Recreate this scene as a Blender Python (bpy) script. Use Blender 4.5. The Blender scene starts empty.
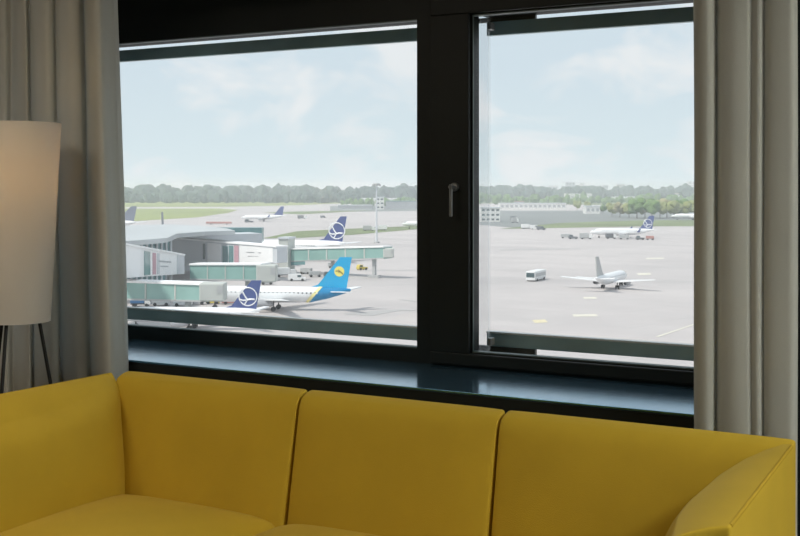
import bpy, bmesh, math, random
from mathutils import Vector, Matrix, noise

random.seed(7)
SC = bpy.context.scene
COL = SC.collection
PI = math.pi

# ------------------------------------------------------------------ frame of reference
CZ = 1.42                    # eye height above the hotel-room floor
S = 1.15                     # the room is laid out in units of 1.15 m measured from the eye
YAW = math.radians(29.2)
FOC = 1150.0
HOR = 187.0                  # image row of the horizon
F = Vector((-math.sin(YAW), math.cos(YAW), 0))
R = Vector((math.cos(YAW), math.sin(YAW), 0))
EYE = 29.0                   # eye height above the apron
G = CZ - EYE                 # apron level


def W(x, d, h):
    return Vector((x * S, d * S, h * S + CZ))


def pt(u, d, h):
    """point d metres ahead, under image column u, h metres above (+) or below (-) the eye"""
    p = F * d + R * ((u - 400.0) / FOC * d)
    return Vector((p.x, p.y, CZ + h))


def gd(v):
    return EYE * FOC / (v - HOR)


def gp(u, v, up=0.0):
    return pt(u, gd(v), -EYE + up)


def hv(v, d):
    """height relative to the eye that shows at row v at distance d"""
    return -(v - HOR) / FOC * d


# ------------------------------------------------------------------ materials
def srgb(r, g, b):
    f = lambda c: (c / 255.0 / 12.92) if c <= 10.3 else ((c / 255.0 + 0.055) / 1.055) ** 2.4
    return (f(r), f(g), f(b), 1.0)


def mat(name, col, rough=0.6, metal=0.0, var=0.0, scale=5.0, bump=0.0, bscale=60.0, spec=0.5, coat=0.0, emit=None, estr=0.0):
    m = bpy.data.materials.new(name)
    m.use_nodes = True
    nt = m.node_tree
    b = nt.nodes['Principled BSDF']
    b.inputs['Base Color'].default_value = col
    b.inputs['Roughness'].default_value = rough
    b.inputs['Metallic'].default_value = metal
    b.inputs['Specular IOR Level'].default_value = spec
    b.inputs['Coat Weight'].default_value = coat
    if emit:
        b.inputs['Emission Color'].default_value = emit
        b.inputs['Emission Strength'].default_value = estr
    if var or bump:
        tc = nt.nodes.new('ShaderNodeTexCoord')
    if var:
        n = nt.nodes.new('ShaderNodeTexNoise')
        n.inputs['Scale'].default_value = scale
        n.inputs['Detail'].default_value = 4
        nt.links.new(tc.outputs['Object'], n.inputs['Vector'])
        cr = nt.nodes.new('ShaderNodeValToRGB')
        cr.color_ramp.elements[0].position = 0.3
        cr.color_ramp.elements[1].position = 0.7
        cr.color_ramp.elements[0].color = tuple(c * (1 - var) for c in col[:3]) + (1,)
        cr.color_ramp.elements[1].color = tuple(min(1, c * (1 + var)) for c in col[:3]) + (1,)
        nt.links.new(n.outputs['Fac'], cr.inputs['Fac'])
        nt.links.new(cr.outputs['Color'], b.inputs['Base Color'])
    if bump:
        n2 = nt.nodes.new('ShaderNodeTexNoise')
        n2.inputs['Scale'].default_value = bscale
        n2.inputs['Detail'].default_value = 3
        nt.links.new(tc.outputs['Object'], n2.inputs['Vector'])
        bp = nt.nodes.new('ShaderNodeBump')
        bp.inputs['Strength'].default_value = bump
        bp.inputs['Distance'].default_value = 0.004
        nt.links.new(n2.outputs['Fac'], bp.inputs['Height'])
        nt.links.new(bp.outputs['Normal'], b.inputs['Normal'])
    return m


def fabric_translucent(name, col, trans, tcol):
    m = mat(name, col, 0.9, var=0.05, scale=3, bump=0.25, bscale=420, spec=0.1)
    nt = m.node_tree
    b = nt.nodes['Principled BSDF']
    out = nt.nodes['Material Output']
    t = nt.nodes.new('ShaderNodeBsdfTranslucent')
    t.inputs['Color'].default_value = tcol
    mx = nt.nodes.new('ShaderNodeMixShader')
    mx.inputs[0].default_value = trans
    nt.links.new(b.outputs[0], mx.inputs[1])
    nt.links.new(t.outputs[0], mx.inputs[2])
    nt.links.new(mx.outputs[0], out.inputs['Surface'])
    return m


M = {}
M['sofa'] = mat('mustard_fabric', (0.60, 0.405, 0.036, 1), 0.85, var=0.04, scale=7, bump=0.25, bscale=500, spec=0.2)
_b = M['sofa'].node_tree.nodes['Principled BSDF']
_b.inputs['Sheen Weight'].default_value = 0.10
_b.inputs['Sheen Roughness'].default_value = 0.4
_b.inputs['Sheen Tint'].default_value = (1.0, 0.93, 0.62, 1)
M['piping'] = mat('mustard_piping', (0.50, 0.33, 0.032, 1), 0.85, bump=0.2, bscale=500, spec=0.2)
M['curtain'] = fabric_translucent('curtain_fabric', (0.64, 0.63, 0.57, 1), 0.40, (0.68, 0.72, 0.72, 1))
M['shade'] = fabric_translucent('shade_fabric', (0.80, 0.79, 0.75, 1), 0.35, (0.85, 0.72, 0.50, 1))
M['black_metal'] = mat('black_metal', (0.012, 0.013, 0.013, 1), 0.45)
M['frame'] = mat('charcoal_frame', (0.013, 0.0165, 0.016, 1), 0.5, var=0.12, scale=3, spec=0.25)
M['frame_edge'] = mat('grey_seal', (0.10, 0.14, 0.14, 1), 0.4)
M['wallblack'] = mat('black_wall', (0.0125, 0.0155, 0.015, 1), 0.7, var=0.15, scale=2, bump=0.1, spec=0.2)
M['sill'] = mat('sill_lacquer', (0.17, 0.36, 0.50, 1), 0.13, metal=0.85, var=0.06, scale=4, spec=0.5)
M['sill_front'] = mat('sill_edge', (0.012, 0.014, 0.013, 1), 0.6, var=0.1, spec=0.25)
M['lit_edge'] = mat('skylit_edge', (0.82, 0.84, 0.85, 1), 0.35, metal=0.0, var=0.05, scale=6)  # pale tone standing in for skylight on the rail's top edge
M['rail'] = mat('dark_rail', (0.34, 0.50, 0.55, 1), 0.3, var=0.25, scale=3)
M['bracket'] = mat('olive_bracket', (0.035, 0.033, 0.020, 1), 0.5, var=0.1)
M['handle'] = mat('brushed_metal', (0.30, 0.31, 0.31, 1), 0.35, metal=0.7)
M['room'] = mat('room_paint', (0.55, 0.52, 0.47, 1), 0.9, var=0.04, scale=2)
M['carpet'] = mat('carpet', (0.16, 0.14, 0.12, 1), 0.95, var=0.2, scale=20, bump=0.5, bscale=300)
M['bulb'] = mat('bulb_glass', (0.9, 0.8, 0.6, 1), 0.5, emit=(1, 0.72, 0.38, 1), estr=10)
M['fill_glow'] = mat('fill_glow_plate', (0.9, 0.88, 0.82, 1), 0.5, emit=(1, 0.9, 0.75, 1), estr=2)  # glowing plate of the added fill panels


def glass_mat():
    m = bpy.data.materials.new('window_glass')
    m.use_nodes = True
    nt = m.node_tree
    for n in list(nt.nodes):
        if n.type != 'OUTPUT_MATERIAL':
            nt.nodes.remove(n)
    out = nt.nodes['Material Output']
    tr = nt.nodes.new('ShaderNodeBsdfTransparent')
    tr.inputs['Color'].default_value = (0.965, 0.985, 0.985, 1)
    gl = nt.nodes.new('ShaderNodeBsdfGlossy')
    gl.inputs['Roughness'].default_value = 0.02
    mx = nt.nodes.new('ShaderNodeMixShader')
    mx.inputs[0].default_value = 0.03
    nt.links.new(tr.outputs[0], mx.inputs[1])
    nt.links.new(gl.outputs[0], mx.inputs[2])
    nt.links.new(mx.outputs[0], out.inputs['Surface'])
    return m


M['glass'] = glass_mat()

# outside
M['white_paint'] = mat('aircraft_white', (0.80, 0.81, 0.82, 1), 0.35, var=0.02, scale=0.3)
M['grey_paint'] = mat('aircraft_grey', (0.45, 0.47, 0.48, 1), 0.4)
M['navy'] = mat('navy_paint', (0.06, 0.09, 0.25, 1), 0.4, var=0.05, scale=0.4)
M['navy_grey'] = mat('slate_paint', (0.17, 0.19, 0.24, 1), 0.4)
M['sky_blue'] = mat('azure_paint', (0.0, 0.36, 0.66, 1), 0.35, var=0.05, scale=0.4)
M['deep_blue'] = mat('azure_deep_paint', (0.0, 0.22, 0.46, 1), 0.35, var=0.05, scale=0.4)
M['yellow'] = mat('yellow_paint', (0.80, 0.70, 0.17, 1), 0.45)
M['ltyellow'] = mat('pale_yellow_paint', (0.85, 0.76, 0.35, 1), 0.45)
M['brown'] = mat('brown_mark', (0.20, 0.14, 0.03, 1), 0.5)
M['darkglass'] = mat('dark_glazing', (0.06, 0.10, 0.11, 1), 0.2)
M['engine'] = mat('engine_metal', (0.35, 0.36, 0.38, 1), 0.35)
M['rubber'] = mat('rubber', (0.03, 0.03, 0.03, 1), 0.8)
M['roof'] = mat('terminal_roof', (0.45, 0.475, 0.485, 1), 0.6, var=0.10, scale=0.05)
M['pale_panel'] = mat('pale_panel', (0.58, 0.61, 0.64, 1), 0.6, var=0.05, scale=0.1)
M['white_panel'] = mat('white_panel', (0.88, 0.88, 0.88, 1), 0.5, var=0.03, scale=0.2)
M['green_glass'] = mat('green_glazing', (0.25, 0.42, 0.385, 1), 0.25, var=0.16, scale=0.12)
M['teal_glass'] = mat('teal_glazing', (0.12, 0.24, 0.25, 1), 0.25, var=0.2, scale=0.2)
M['beige'] = mat('beige_panel', (0.50, 0.52, 0.49, 1), 0.6, var=0.05, scale=0.3)
M['pink'] = mat('pink_panel', (0.55, 0.33, 0.38, 1), 0.6)
M['letter'] = mat('grey_lettering', (0.40, 0.42, 0.45, 1), 0.6)
M['grass'] = mat('meadow', (0.25, 0.29, 0.085, 1), 0.95, var=0.22, scale=0.012)
M['grass_dull'] = mat('meadow_dry', (0.17, 0.21, 0.09, 1), 0.95, var=0.2, scale=0.02)
M['asphalt'] = mat('taxiway_asphalt', (0.20, 0.215, 0.21, 1), 0.9, var=0.12, scale=0.02)
M['paint_white'] = mat('white_marking', (0.66, 0.63, 0.54, 1), 0.8)
M['paint_yellow'] = mat('yellow_marking', (0.66, 0.59, 0.40, 1), 0.8)
M['paint_dark'] = mat('dark_mark', (0.40, 0.39, 0.385, 1), 0.9)
M['tree_far'] = mat('distant_foliage', (0.05, 0.085, 0.065, 1), 0.9, var=0.4, scale=0.03)
M['tree_mid'] = mat('foliage_green', (0.11, 0.19, 0.05, 1), 0.9, var=0.35, scale=0.12)
M['tree_lt'] = mat('foliage_light', (0.24, 0.27, 0.09, 1), 0.9, var=0.3, scale=0.12)
M['tree_pale'] = mat('foliage_pale', (0.30, 0.28, 0.14, 1), 0.9, var=0.3, scale=0.12)
M['bark'] = mat('bark', (0.10, 0.075, 0.05, 1), 0.9)
M['bwhite'] = mat('white_facade', (0.70, 0.70, 0.68, 1), 0.7, var=0.04, scale=0.05)
M['bgrey'] = mat('grey_facade', (0.36, 0.38, 0.40, 1), 0.7, var=0.05, scale=0.05)
M['bred'] = mat('red_roof', (0.40, 0.17, 0.12, 1), 0.7)
M['vwhite'] = mat('vehicle_white', (0.75, 0.76, 0.76, 1), 0.4)
M['vblue'] = mat('vehicle_blue', (0.05, 0.16, 0.34, 1), 0.4)
M['vred'] = mat('vehicle_red', (0.45, 0.22, 0.19, 1), 0.5)
M['vyellow'] = mat('vehicle_yellow', (0.60, 0.48, 0.08, 1), 0.5)
M['vdark'] = mat('vehicle_dark', (0.14, 0.15, 0.16, 1), 0.5)
M['vgrey'] = mat('vehicle_grey', (0.42, 0.43, 0.43, 1), 0.5)


def apron_mat():
    m = mat('apron_concrete', (0.52, 0.49, 0.475, 1), 0.9)
    nt = m.node_tree
    b = nt.nodes['Principled BSDF']
    tc = nt.nodes.new('ShaderNodeTexCoord')
    mp = nt.nodes.new('ShaderNodeMapping')
    mp.inputs['Rotation'].default_value = (0, 0, math.radians(12))
    nt.links.new(tc.outputs['Object'], mp.inputs['Vector'])
    br = nt.nodes.new('ShaderNodeTexBrick')
    br.offset = 0.0
    br.inputs['Scale'].default_value = 1.0
    br.inputs['Brick Width'].default_value = 7.5
    br.inputs['Row Height'].default_value = 7.5
    br.inputs['Mortar Size'].default_value = 0.06
    br.inputs['Color1'].default_value = (0.50, 0.47, 0.46, 1)
    br.inputs['Color2'].default_value = (0.48, 0.45, 0.44, 1)
    br.inputs['Mortar'].default_value = (0.40, 0.385, 0.38, 1)
    nt.links.new(mp.outputs[0], br.inputs['Vector'])
    n = nt.nodes.new('ShaderNodeTexNoise')
    n.inputs['Scale'].default_value = 0.018
    n.inputs['Detail'].default_value = 5
    mp2 = nt.nodes.new('ShaderNodeMapping')
    mp2.inputs['Scale'].default_value = (1.0, 2.2, 1)
    nt.links.new(tc.outputs['Object'], mp2.inputs['Vector'])
    nt.links.new(mp2.outputs[0], n.inputs['Vector'])
    cr = nt.nodes.new('ShaderNodeValToRGB')
    cr.color_ramp.elements[0].position = 0.3
    cr.color_ramp.elements[1].position = 0.65
    cr.color_ramp.elements[0].color = (0.86, 0.86, 0.87, 1)
    cr.color_ramp.elements[1].color = (1.04, 1.03, 1.03, 1)
    nt.links.new(n.outputs['Fac'], cr.inputs['Fac'])
    mx = nt.nodes.new('ShaderNodeMix')
    mx.data_type = 'RGBA'
    mx.blend_type = 'MULTIPLY'
    mx.inputs['Factor'].default_value = 1
    nt.links.new(br.outputs['Color'], mx.inputs['A'])
    nt.links.new(cr.outputs['Color'], mx.inputs['B'])
    nt.links.new(mx.outputs['Result'], b.inputs['Base Color'])
    return m


M['apron'] = apron_mat()


def cabin_mat():
    m = mat('cabin_windows', (0.8, 0.81, 0.82, 1), 0.35)
    nt = m.node_tree
    tc = nt.nodes.new('ShaderNodeTexCoord')
    sp = nt.nodes.new('ShaderNodeSeparateXYZ')
    nt.links.new(tc.outputs['Object'], sp.inputs[0])
    fr = nt.nodes.new('ShaderNodeMath')
    fr.operation = 'FRACT'
    nt.links.new(sp.outputs['X'], fr.inputs[0])
    gt = nt.nodes.new('ShaderNodeMath')
    gt.operation = 'LESS_THAN'
    gt.inputs[1].default_value = 0.36
    nt.links.new(fr.outputs[0], gt.inputs[0])
    mx = nt.nodes.new('ShaderNodeMix')
    mx.data_type = 'RGBA'
    nt.links.new(gt.outputs[0], mx.inputs['Factor'])
    mx.inputs['A'].default_value = (0.8, 0.81, 0.82, 1)
    mx.inputs['B'].default_value = (0.07, 0.09, 0.10, 1)
    nt.links.new(mx.outputs['Result'], nt.nodes['Principled BSDF'].inputs['Base Color'])
    return m


M['cabin_windows'] = cabin_mat()


def acrylic_mat():
    m = bpy.data.materials.new('frosted_acrylic')
    m.use_nodes = True
    nt = m.node_tree
    nt.nodes.remove(nt.nodes['Principled BSDF'])
    tr = nt.nodes.new('ShaderNodeBsdfTransparent')
    tl = nt.nodes.new('ShaderNodeBsdfTranslucent')
    tl.inputs['Color'].default_value = (0.95, 0.97, 0.97, 1)
    mx = nt.nodes.new('ShaderNodeMixShader')
    mx.inputs[0].default_value = 0.11
    nt.links.new(tr.outputs[0], mx.inputs[1])
    nt.links.new(tl.outputs[0], mx.inputs[2])
    nt.links.new(mx.outputs[0], nt.nodes['Material Output'].inputs['Surface'])
    return m


M['acrylic'] = acrylic_mat()


# ------------------------------------------------------------------ objects and tags
def tag(o, label=None, cat=None, group=None, kind=None):
    if label: o['label'] = label
    if cat: o['category'] = cat
    if group: o['group'] = group
    if kind: o['kind'] = kind
    return o


def empty(name, loc, rz=0.0):
    o = bpy.data.objects.new(name, None)
    o.empty_display_size = 0.1
    o.location = loc
    o.rotation_euler = (0, 0, rz)
    COL.objects.link(o)
    return o


class MB:
    """collects shapes and links them as ONE mesh object"""
    def __init__(self):
        self.v = []
        self.f = []

    def add(self, vs, fs):
        b = len(self.v)
        self.v += [Vector(p) for p in vs]
        self.f += [tuple(b + i for i in q) for q in fs]
        return self

    def box(self, lo, hi):
        x0, y0, z0 = lo
        x1, y1, z1 = hi
        return self.add([(x0, y0, z0), (x1, y0, z0), (x1, y1, z0), (x0, y1, z0), (x0, y0, z1), (x1, y0, z1), (x1, y1, z1), (x0, y1, z1)],
                        [(0, 3, 2, 1), (4, 5, 6, 7), (0, 1, 5, 4), (1, 2, 6, 5), (2, 3, 7, 6), (3, 0, 4, 7)])

    def hexa(self, bot, top):
        return self.add(list(bot) + list(top), [(0, 3, 2, 1), (4, 5, 6, 7), (0, 1, 5, 4), (1, 2, 6, 5), (2, 3, 7, 6), (3, 0, 4, 7)])

    def prism(self, poly, dz):
        """closed polygon (3D points, planar) extruded by the vector dz"""
        n = len(poly)
        dz = Vector(dz)
        top = [Vector(p) + dz for p in poly]
        fs = [tuple(range(n - 1, -1, -1)), tuple(range(n, 2 * n))]
        fs += [(i, (i + 1) % n, n + (i + 1) % n, n + i) for i in range(n)]
        return self.add(list(poly) + top, fs)

    def lathe(self, prof, seg=20, a0=0.0, a1=2 * PI, axis='z', at=(0, 0, 0)):
        """prof: list of (radius, along, offset) ; axis z or x"""
        full = abs(a1 - a0 - 2 * PI) < 1e-6
        n = seg if full else seg + 1
        vs = []
        for pr in prof:
            r, z = pr[0], pr[1]
            off = pr[2] if len(pr) > 2 else 0.0
            for k in range(n):
                a = a0 + (a1 - a0) * k / seg
                c, s = math.cos(a) * r, math.sin(a) * r
                if axis == 'z':
                    vs.append((at[0] + c, at[1] + s, at[2] + z))
                else:
                    vs.append((at[0] + z, at[1] + c, at[2] + s + off))
        fs = []
        for i in range(len(prof) - 1):
            for k in range(seg):
                k2 = (k + 1) % n
                fs.append((i * n + k, i * n + k2, (i + 1) * n + k2, (i + 1) * n + k))
        return self.add(vs, fs)

    def tube(self, pts, r, seg=8, r2=None):
        pts = [Vector(p) for p in pts]
        m = len(pts)
        vs = []
        for i, p in enumerate(pts):
            t = (pts[min(i + 1, m - 1)] - pts[max(i - 1, 0)]).normalized()
            up = Vector((0, 0, 1)) if abs(t.z) < 0.9 else Vector((1, 0, 0))
            a = t.cross(up).normalized()
            b = t.cross(a).normalized()
            rr = r if r2 is None else r + (r2 - r) * i / max(1, m - 1)
            for k in range(seg):
                an = 2 * PI * k / seg
                vs.append(p + a * math.cos(an) * rr + b * math.sin(an) * rr)
        fs = [(i * seg + k, i * seg + (k + 1) % seg, (i + 1) * seg + (k + 1) % seg, (i + 1) * seg + k) for i in range(m - 1) for k in range(seg)]
        fs += [tuple(range(seg)), tuple(range((m - 1) * seg, m * seg))]
        return self.add(vs, fs)

    def build(self, name, m, parent=None, smooth=False, bevel=0.0, loc=None, weld=False):
        me = bpy.data.meshes.new(name)
        me.from_pydata([tuple(p) for p in self.v], [], self.f)
        bm = bmesh.new()
        bm.from_mesh(me)
        if weld:
            bmesh.ops.remove_doubles(bm, verts=bm.verts, dist=1e-5)
        bmesh.ops.recalc_face_normals(bm, faces=bm.faces)
        if smooth:
            for f in bm.faces: f.smooth = True
            for e in bm.edges:
                if len(e.link_faces) == 2 and e.calc_face_angle(0) > math.radians(50): e.smooth = False
        bm.to_mesh(me)
        bm.free()
        me.materials.append(M[m])
        o = bpy.data.objects.new(name, me)
        COL.objects.link(o)
        if parent: o.parent = parent
        if loc is not None: o.location = loc
        if bevel:
            bv = o.modifiers.new('bevel', 'BEVEL')
            bv.width = bevel
            bv.segments = 2
            bv.limit_method = 'ANGLE'
        return o


def bb(x0, d0, h0, x1, d1, h1):
    """room-unit box to metres"""
    return MB().box(W(x0, d0, h0), W(x1, d1, h1))


def struct(o):
    o['kind'] = 'structure'
    return o


def rbox(half, r, n, deform=None):
    """rounded box as a grid mesh, edges gathered near the rims, then deformed"""
    mb = MB()
    ts = []
    for i in range(n + 1):
        t = -1 + 2 * i / n
        ts.append(math.copysign(abs(math.sin(t * PI / 2)) ** 0.9, t))
    hx, hy, hz = half
    rr = Vector((min(r, hx * .98), min(r, hy * .98), min(r, hz * .98)))
    for ax in range(3):
        for sg in (-1, 1):
            vs = []
            for a in ts:
                for b in ts:
                    c = [0, 0, 0]
                    c[ax] = sg
                    c[(ax + 1) % 3] = a
                    c[(ax + 2) % 3] = b
                    p = Vector((c[0] * hx, c[1] * hy, c[2] * hz))
                    q = Vector([max(-(half[k] - rr[k]), min(half[k] - rr[k], p[k])) for k in range(3)])
                    d = Vector([(p[k] - q[k]) / rr[k] for k in range(3)])
                    if d.length > 1e-9:
                        d.normalize()
                        p = Vector([q[k] + d[k] * rr[k] for k in range(3)])
                    vs.append(deform(p.copy()) if deform else p)
            fs = [(i * (n + 1) + j, i * (n + 1) + j + 1, (i + 1) * (n + 1) + j + 1, (i + 1) * (n + 1) + j) for i in range(n) for j in range(n)]
            mb.add(vs, fs)
    return mb


def lerp_tab(tab, x):
    if x <= tab[0][0]: return tab[0][1]
    for (a, va), (b, vb) in zip(tab, tab[1:]):
        if x <= b:
            t = (x - a) / (b - a)
            t = t * t * (3 - 2 * t) * 0.4 + t * 0.6
            return va + (vb - va) * t
    return tab[-1][1]


# ================================================================== THE ROOM
HF = -CZ / S                 # floor
HC = (2.75 - CZ) / S         # ceiling
DW = 2.83                    # inner face of the window wall
DF = 3.2                     # inner face of the window frame
XL, XR = -3.42, -0.54        # sides of the window niche
GT, GB = 0.531, -0.510       # glass top and bottom
SILL = -0.555
RX0, RX1, RD0 = -4.3, 1.9, -2.2

struct(bb(RX0 - .1, RD0 - .1, HF - .1, RX1 + .1, DW + .6, HF).build('floor', 'carpet'))
struct(bb(RX0 - .1, RD0 - .1, HC, RX1 + .1, DW + .6, HC + .1).build('ceiling', 'room'))
struct(bb(RX0 - .1, RD0, HF, RX0, DW, HC).build('wall_left', 'room'))
struct(bb(RX1, RD0, HF, RX1 + .1, DW, HC).build('wall_right', 'room'))
struct(bb(RX0 - .1, RD0 - .1, HF, RX1 + .1, RD0, HC).build('wall_rear', 'room'))
w = MB()
for a in ((RX0 - .1, DW, HF, XL, DF + .2, HC), (XR, DW, HF, RX1 + .1, DF + .2, HC), (XL, DW, 0.70, XR, DF + .2, HC), (XL, DW, HF, XR, DF + .045, SILL - .0065)):
    w.box(W(*a[:3]), W(*a[3:]))
struct(w.build('wall_window', 'wallblack'))

# window sill board
sl = bb(XL + .002, 2.80, SILL - .006, XR - .002, DF + .02, SILL).build('trim_1', 'sill', bevel=0.001)
struct(sl)
tag(sl, 'dark glossy window sill board behind the yellow sofa')
sf = bb(XL + .002, 2.795, SILL - .20, XR - .002, 2.829, SILL - .0065).build('trim_2', 'sill_front')
struct(sf)

# window frame: two lights and a broad mullion
ML, MR = -1.727, -1.535
GL, GR = -3.34, -0.62
wf = MB()
for a in ((XL, DF, GT, XR, DF + .052, .70), (XL, DF, SILL, XR, DF + .052, GB), (XL, DF, GB, GL, DF + .052, GT), (GR, DF, GB, XR, DF + .052, GT), (ML, DF, GB, MR, DF + .052, GT)):
    wf.box(W(*a[:3]), W(*a[3:]))
win = wf.build('window_1', 'frame')
struct(win)
tag(win, 'black window frame of two panes over the sill')
# raised casement around the right pane
ca = MB()
c0, c1 = -1.672, -0.56
for a in ((c0, DF - .018, GT + .003, c1, DF - .001, .62), (c0, DF - .018, SILL + .006, c1, DF - .001, GB - .003), (c0, DF - .018, GB - .003, MR - .003, DF - .001, GT + .003)):
    ca.box(W(*a[:3]), W(*a[3:]))
ca.build('casement', 'frame', win, bevel=0.003)
se = MB()
for (x0, x1) in ((GL, ML), (MR, GR)):
    t_ = 0.0035
    for a in ((x0, DF + .002, GT - t_, x1, DF + .03, GT), (x0, DF + .002, GB, x1, DF + .03, GB + t_), (x0, DF + .002, GB, x0 + t_, DF + .008, GT)):
        se.box(W(*a[:3]), W(*a[3:]))
se.build('seal', 'frame_edge', win)
for (x0, x1) in ((GL, ML), (MR, GR)):
    bb(x0 + .001, DF + .034, GB + .001, x1 - .001, DF + .042, GT - .001).build('glass_pane', 'glass', win)
# outer screen frame hung before the glass, with open slits above and below it
for (x0, x1) in ((GL, ML), (MR, GR)):
    MB().box(W(x0 - .03, DF + .172, -.512), W(x1 + .03, DF + .192, -.4705)).build('lower_rail', 'rail', win, bevel=0.002)
    MB().box(W(x0 - .03, DF + .170, -.4703), W(x1 + .03, DF + .196, -.465)).build('rail_lit_top', 'lit_edge', win)  # skylight on the dark rail's top, put in as a pale strip
    MB().box(W(x0 - .03, DF + .172, .487), W(x1 + .03, DF + .192, .531)).build('upper_rail', 'rail', win, bevel=0.002)
    bb(x0 - .03, DF + .060, .546, x1 + .03, DF + .20, GT + .08).build('outer_head', 'frame', win)
    bb(x1, DF + .060, -.53, x1 + .06, DF + .192, .55).build('outer_jamb', 'rail', win)
bb(MR - .004, DF + .062, GB - .03, MR + .001, DF + .125, GT + .01).build('edge_strip', 'acrylic', win)
MB().tube([W(MR + .004, DF + .118, GB - .02), W(MR + .004, DF + .118, GT + .01)], .0045 * S).build('guide_rod', 'acrylic', win, smooth=True)
for (h0, h1) in ((-.540, -.5122), (.5312, .5458)):
    bb(-1.60, DF + .174, h0, -1.398, DF + .190, h1).build('bracket', 'bracket', win, bevel=0.001)
for hh in (.510, -.490):
    bb(MR + .000, DF + .11, hh - .012, MR + .014, DF + .14, hh + .012).build('corner_clip', 'handle', win, bevel=0.003)

# casement handle
hd = empty('window_handle', W(-1.583, DF - .018, 0.0))
tag(hd, 'grey metal lever handle on the black frame between the panes', 'handle')
MB().lathe([(0, -.012), (.014, -.012), (.016, -.008), (.016, 0), (0, 0)], 16).build('rosette', 'handle', hd, smooth=True).rotation_euler = (-PI / 2, 0, 0)
MB().lathe([(0, -.040), (.008, -.040), (.008, 0), (0, 0)], 12).build('spindle', 'handle', hd, smooth=True).rotation_euler = (-PI / 2, 0, 0)
MB().box((-.006, -.040, -.105), (.006, -.030, .010)).build('lever', 'handle', hd, bevel=0.004)


# ------------------------------------------------------------------ curtains
def curtain(name, pts, label, h0, h1, flare=0.0, pivot=None, group=None):
    """pts: plan path of the pleats in room units; a cloth 3 mm thick hung from a heading tape"""
    # smooth path by Catmull-Rom
    P = [Vector((p[0], p[1], 0)) for p in pts]
    path = []
    for i in range(len(P) - 1):
        p0, p1, p2, p3 = P[max(0, i - 1)], P[i], P[i + 1], P[min(len(P) - 1, i + 2)]
        for k in range(8):
            t = k / 8
            path.append(0.5 * ((2 * p1) + (p2 - p0) * t + (2 * p0 - 5 * p1 + 4 * p2 - p3) * t * t + (3 * p1 - p0 - 3 * p2 + p3) * t ** 3))
    path.append(P[-1])
    rows = 26
    mb = MB()
    th = 0.003
    n = len(path)
    for side in (0, 1):
        vs = []
        for r in range(rows + 1):
            h = h1 + (h0 - h1) * r / rows
            for i, p in enumerate(path):
                a = path[max(0, i - 1)]
                b = path[min(n - 1, i + 1)]
                t = (b - a).normalized()
                nn = Vector((-t.y, t.x, 0))
                wob = noise.noise(Vector((p.x * 5, p.y * 5, h * .9))) * .010
                wob2 = noise.noise(Vector((p.x * 9 + 5, p.y * 9, h * 1.3))) * .006
                x = p.x + wob2 + nn.x * th * side
                y = p.y + wob + nn.y * th * side
                if pivot is not None:
                    x = pivot + (x - pivot) * (1 - flare * .38 + flare * (h1 - h) / (h1 - h0))
                vs.append(W(x, y, h))
        fs = [(r * n + i, r * n + i + 1, (r + 1) * n + i + 1, (r + 1) * n + i) for r in range(rows) for i in range(n - 1)]
        mb.add(vs, fs)
    tot = (rows + 1) * n
    rim = [(0, r * n) for r in range(rows + 1)]
    fs = []
    for r in range(rows):
        for i in (0, n - 1):
            a, b = r * n + i, (r + 1) * n + i
            fs.append((a, b, tot + b, tot + a))
    for r in (0, rows):
        for i in range(n - 1):
            a, b = r * n + i, r * n + i + 1
            fs.append((a, b, tot + b, tot + a))
    mb.f += fs
    o = mb.build(name, 'curtain', smooth=True)
    return tag(o, label, 'curtain', group)


def at(u, d):
    """room x under image column u at room distance d"""
    t = (u - 400) / FOC
    return d * (-math.sin(YAW) + t * math.cos(YAW)) / (math.cos(YAW) + t * math.sin(YAW))


lp = []
# pleats of the left curtain, each a ridge toward the room then a valley; columns where they show
for (u, d) in ((-95, 2.70), (-80, 2.745), (-62, 2.69), (-46, 2.745), (-30, 2.69), (-14, 2.745), (-2, 2.70), (8, 2.695), (16, 2.722), (22, 2.70), (31, 2.695), (35, 2.72), (41, 2.695), (52, 2.685), (59, 2.70),
               (63, 2.722), (67, 2.70), (76, 2.685), (86, 2.70), (91, 2.732), (95, 2.71), (101, 2.66), (107, 2.655), (112, 2.675), (116, 2.71), (120, 2.735), (123, 2.75), (126, 2.785), (125, 2.79)):
    lp.append((at(u - 5, d), d))
curtain('curtain', lp, 'pleated grey curtain behind the white floor lamp', HF + .01, HC - .03, flare=0.17, pivot=-3.15)
rp = []
for (u, d) in ((699, 2.775), (694.5, 2.74), (697, 2.70), (706, 2.69), (713, 2.70), (717.5, 2.718), (721, 2.703), (734, 2.695), (747, 2.70), (751.5, 2.708), (756, 2.70), (760, 2.702), (763.5, 2.712), (768, 2.70), (782, 2.695), (793, 2.70), (796.5, 2.74), (793, 2.785)):
    rp.append((at(u, d), d))
curtain('curtain', rp, 'pleated grey curtain hanging behind the sofa arm at the casement side', HF + .01, HC - .03)
ct = MB().box(W(RX0 + .02, 2.68, HC - .03), W(RX1 - .02, 2.80, HC - .001)).build('trim_3', 'room')
struct(ct)

# ------------------------------------------------------------------ sofa
sofa = empty('sofa', W(-1.395, 2.15, HF))
tag(sofa, 'mustard yellow three-seat fabric sofa standing under the window', 'sofa')
SO = sofa.location.copy()


def part(mb, name, m, parent=sofa, smooth=True, bevel=0.0, weld=True):
    for i in range(len(mb.v)):
        mb.v[i] = mb.v[i] - SO
    return mb.build(name, m, parent, smooth=smooth, bevel=bevel, weld=weld)


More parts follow.
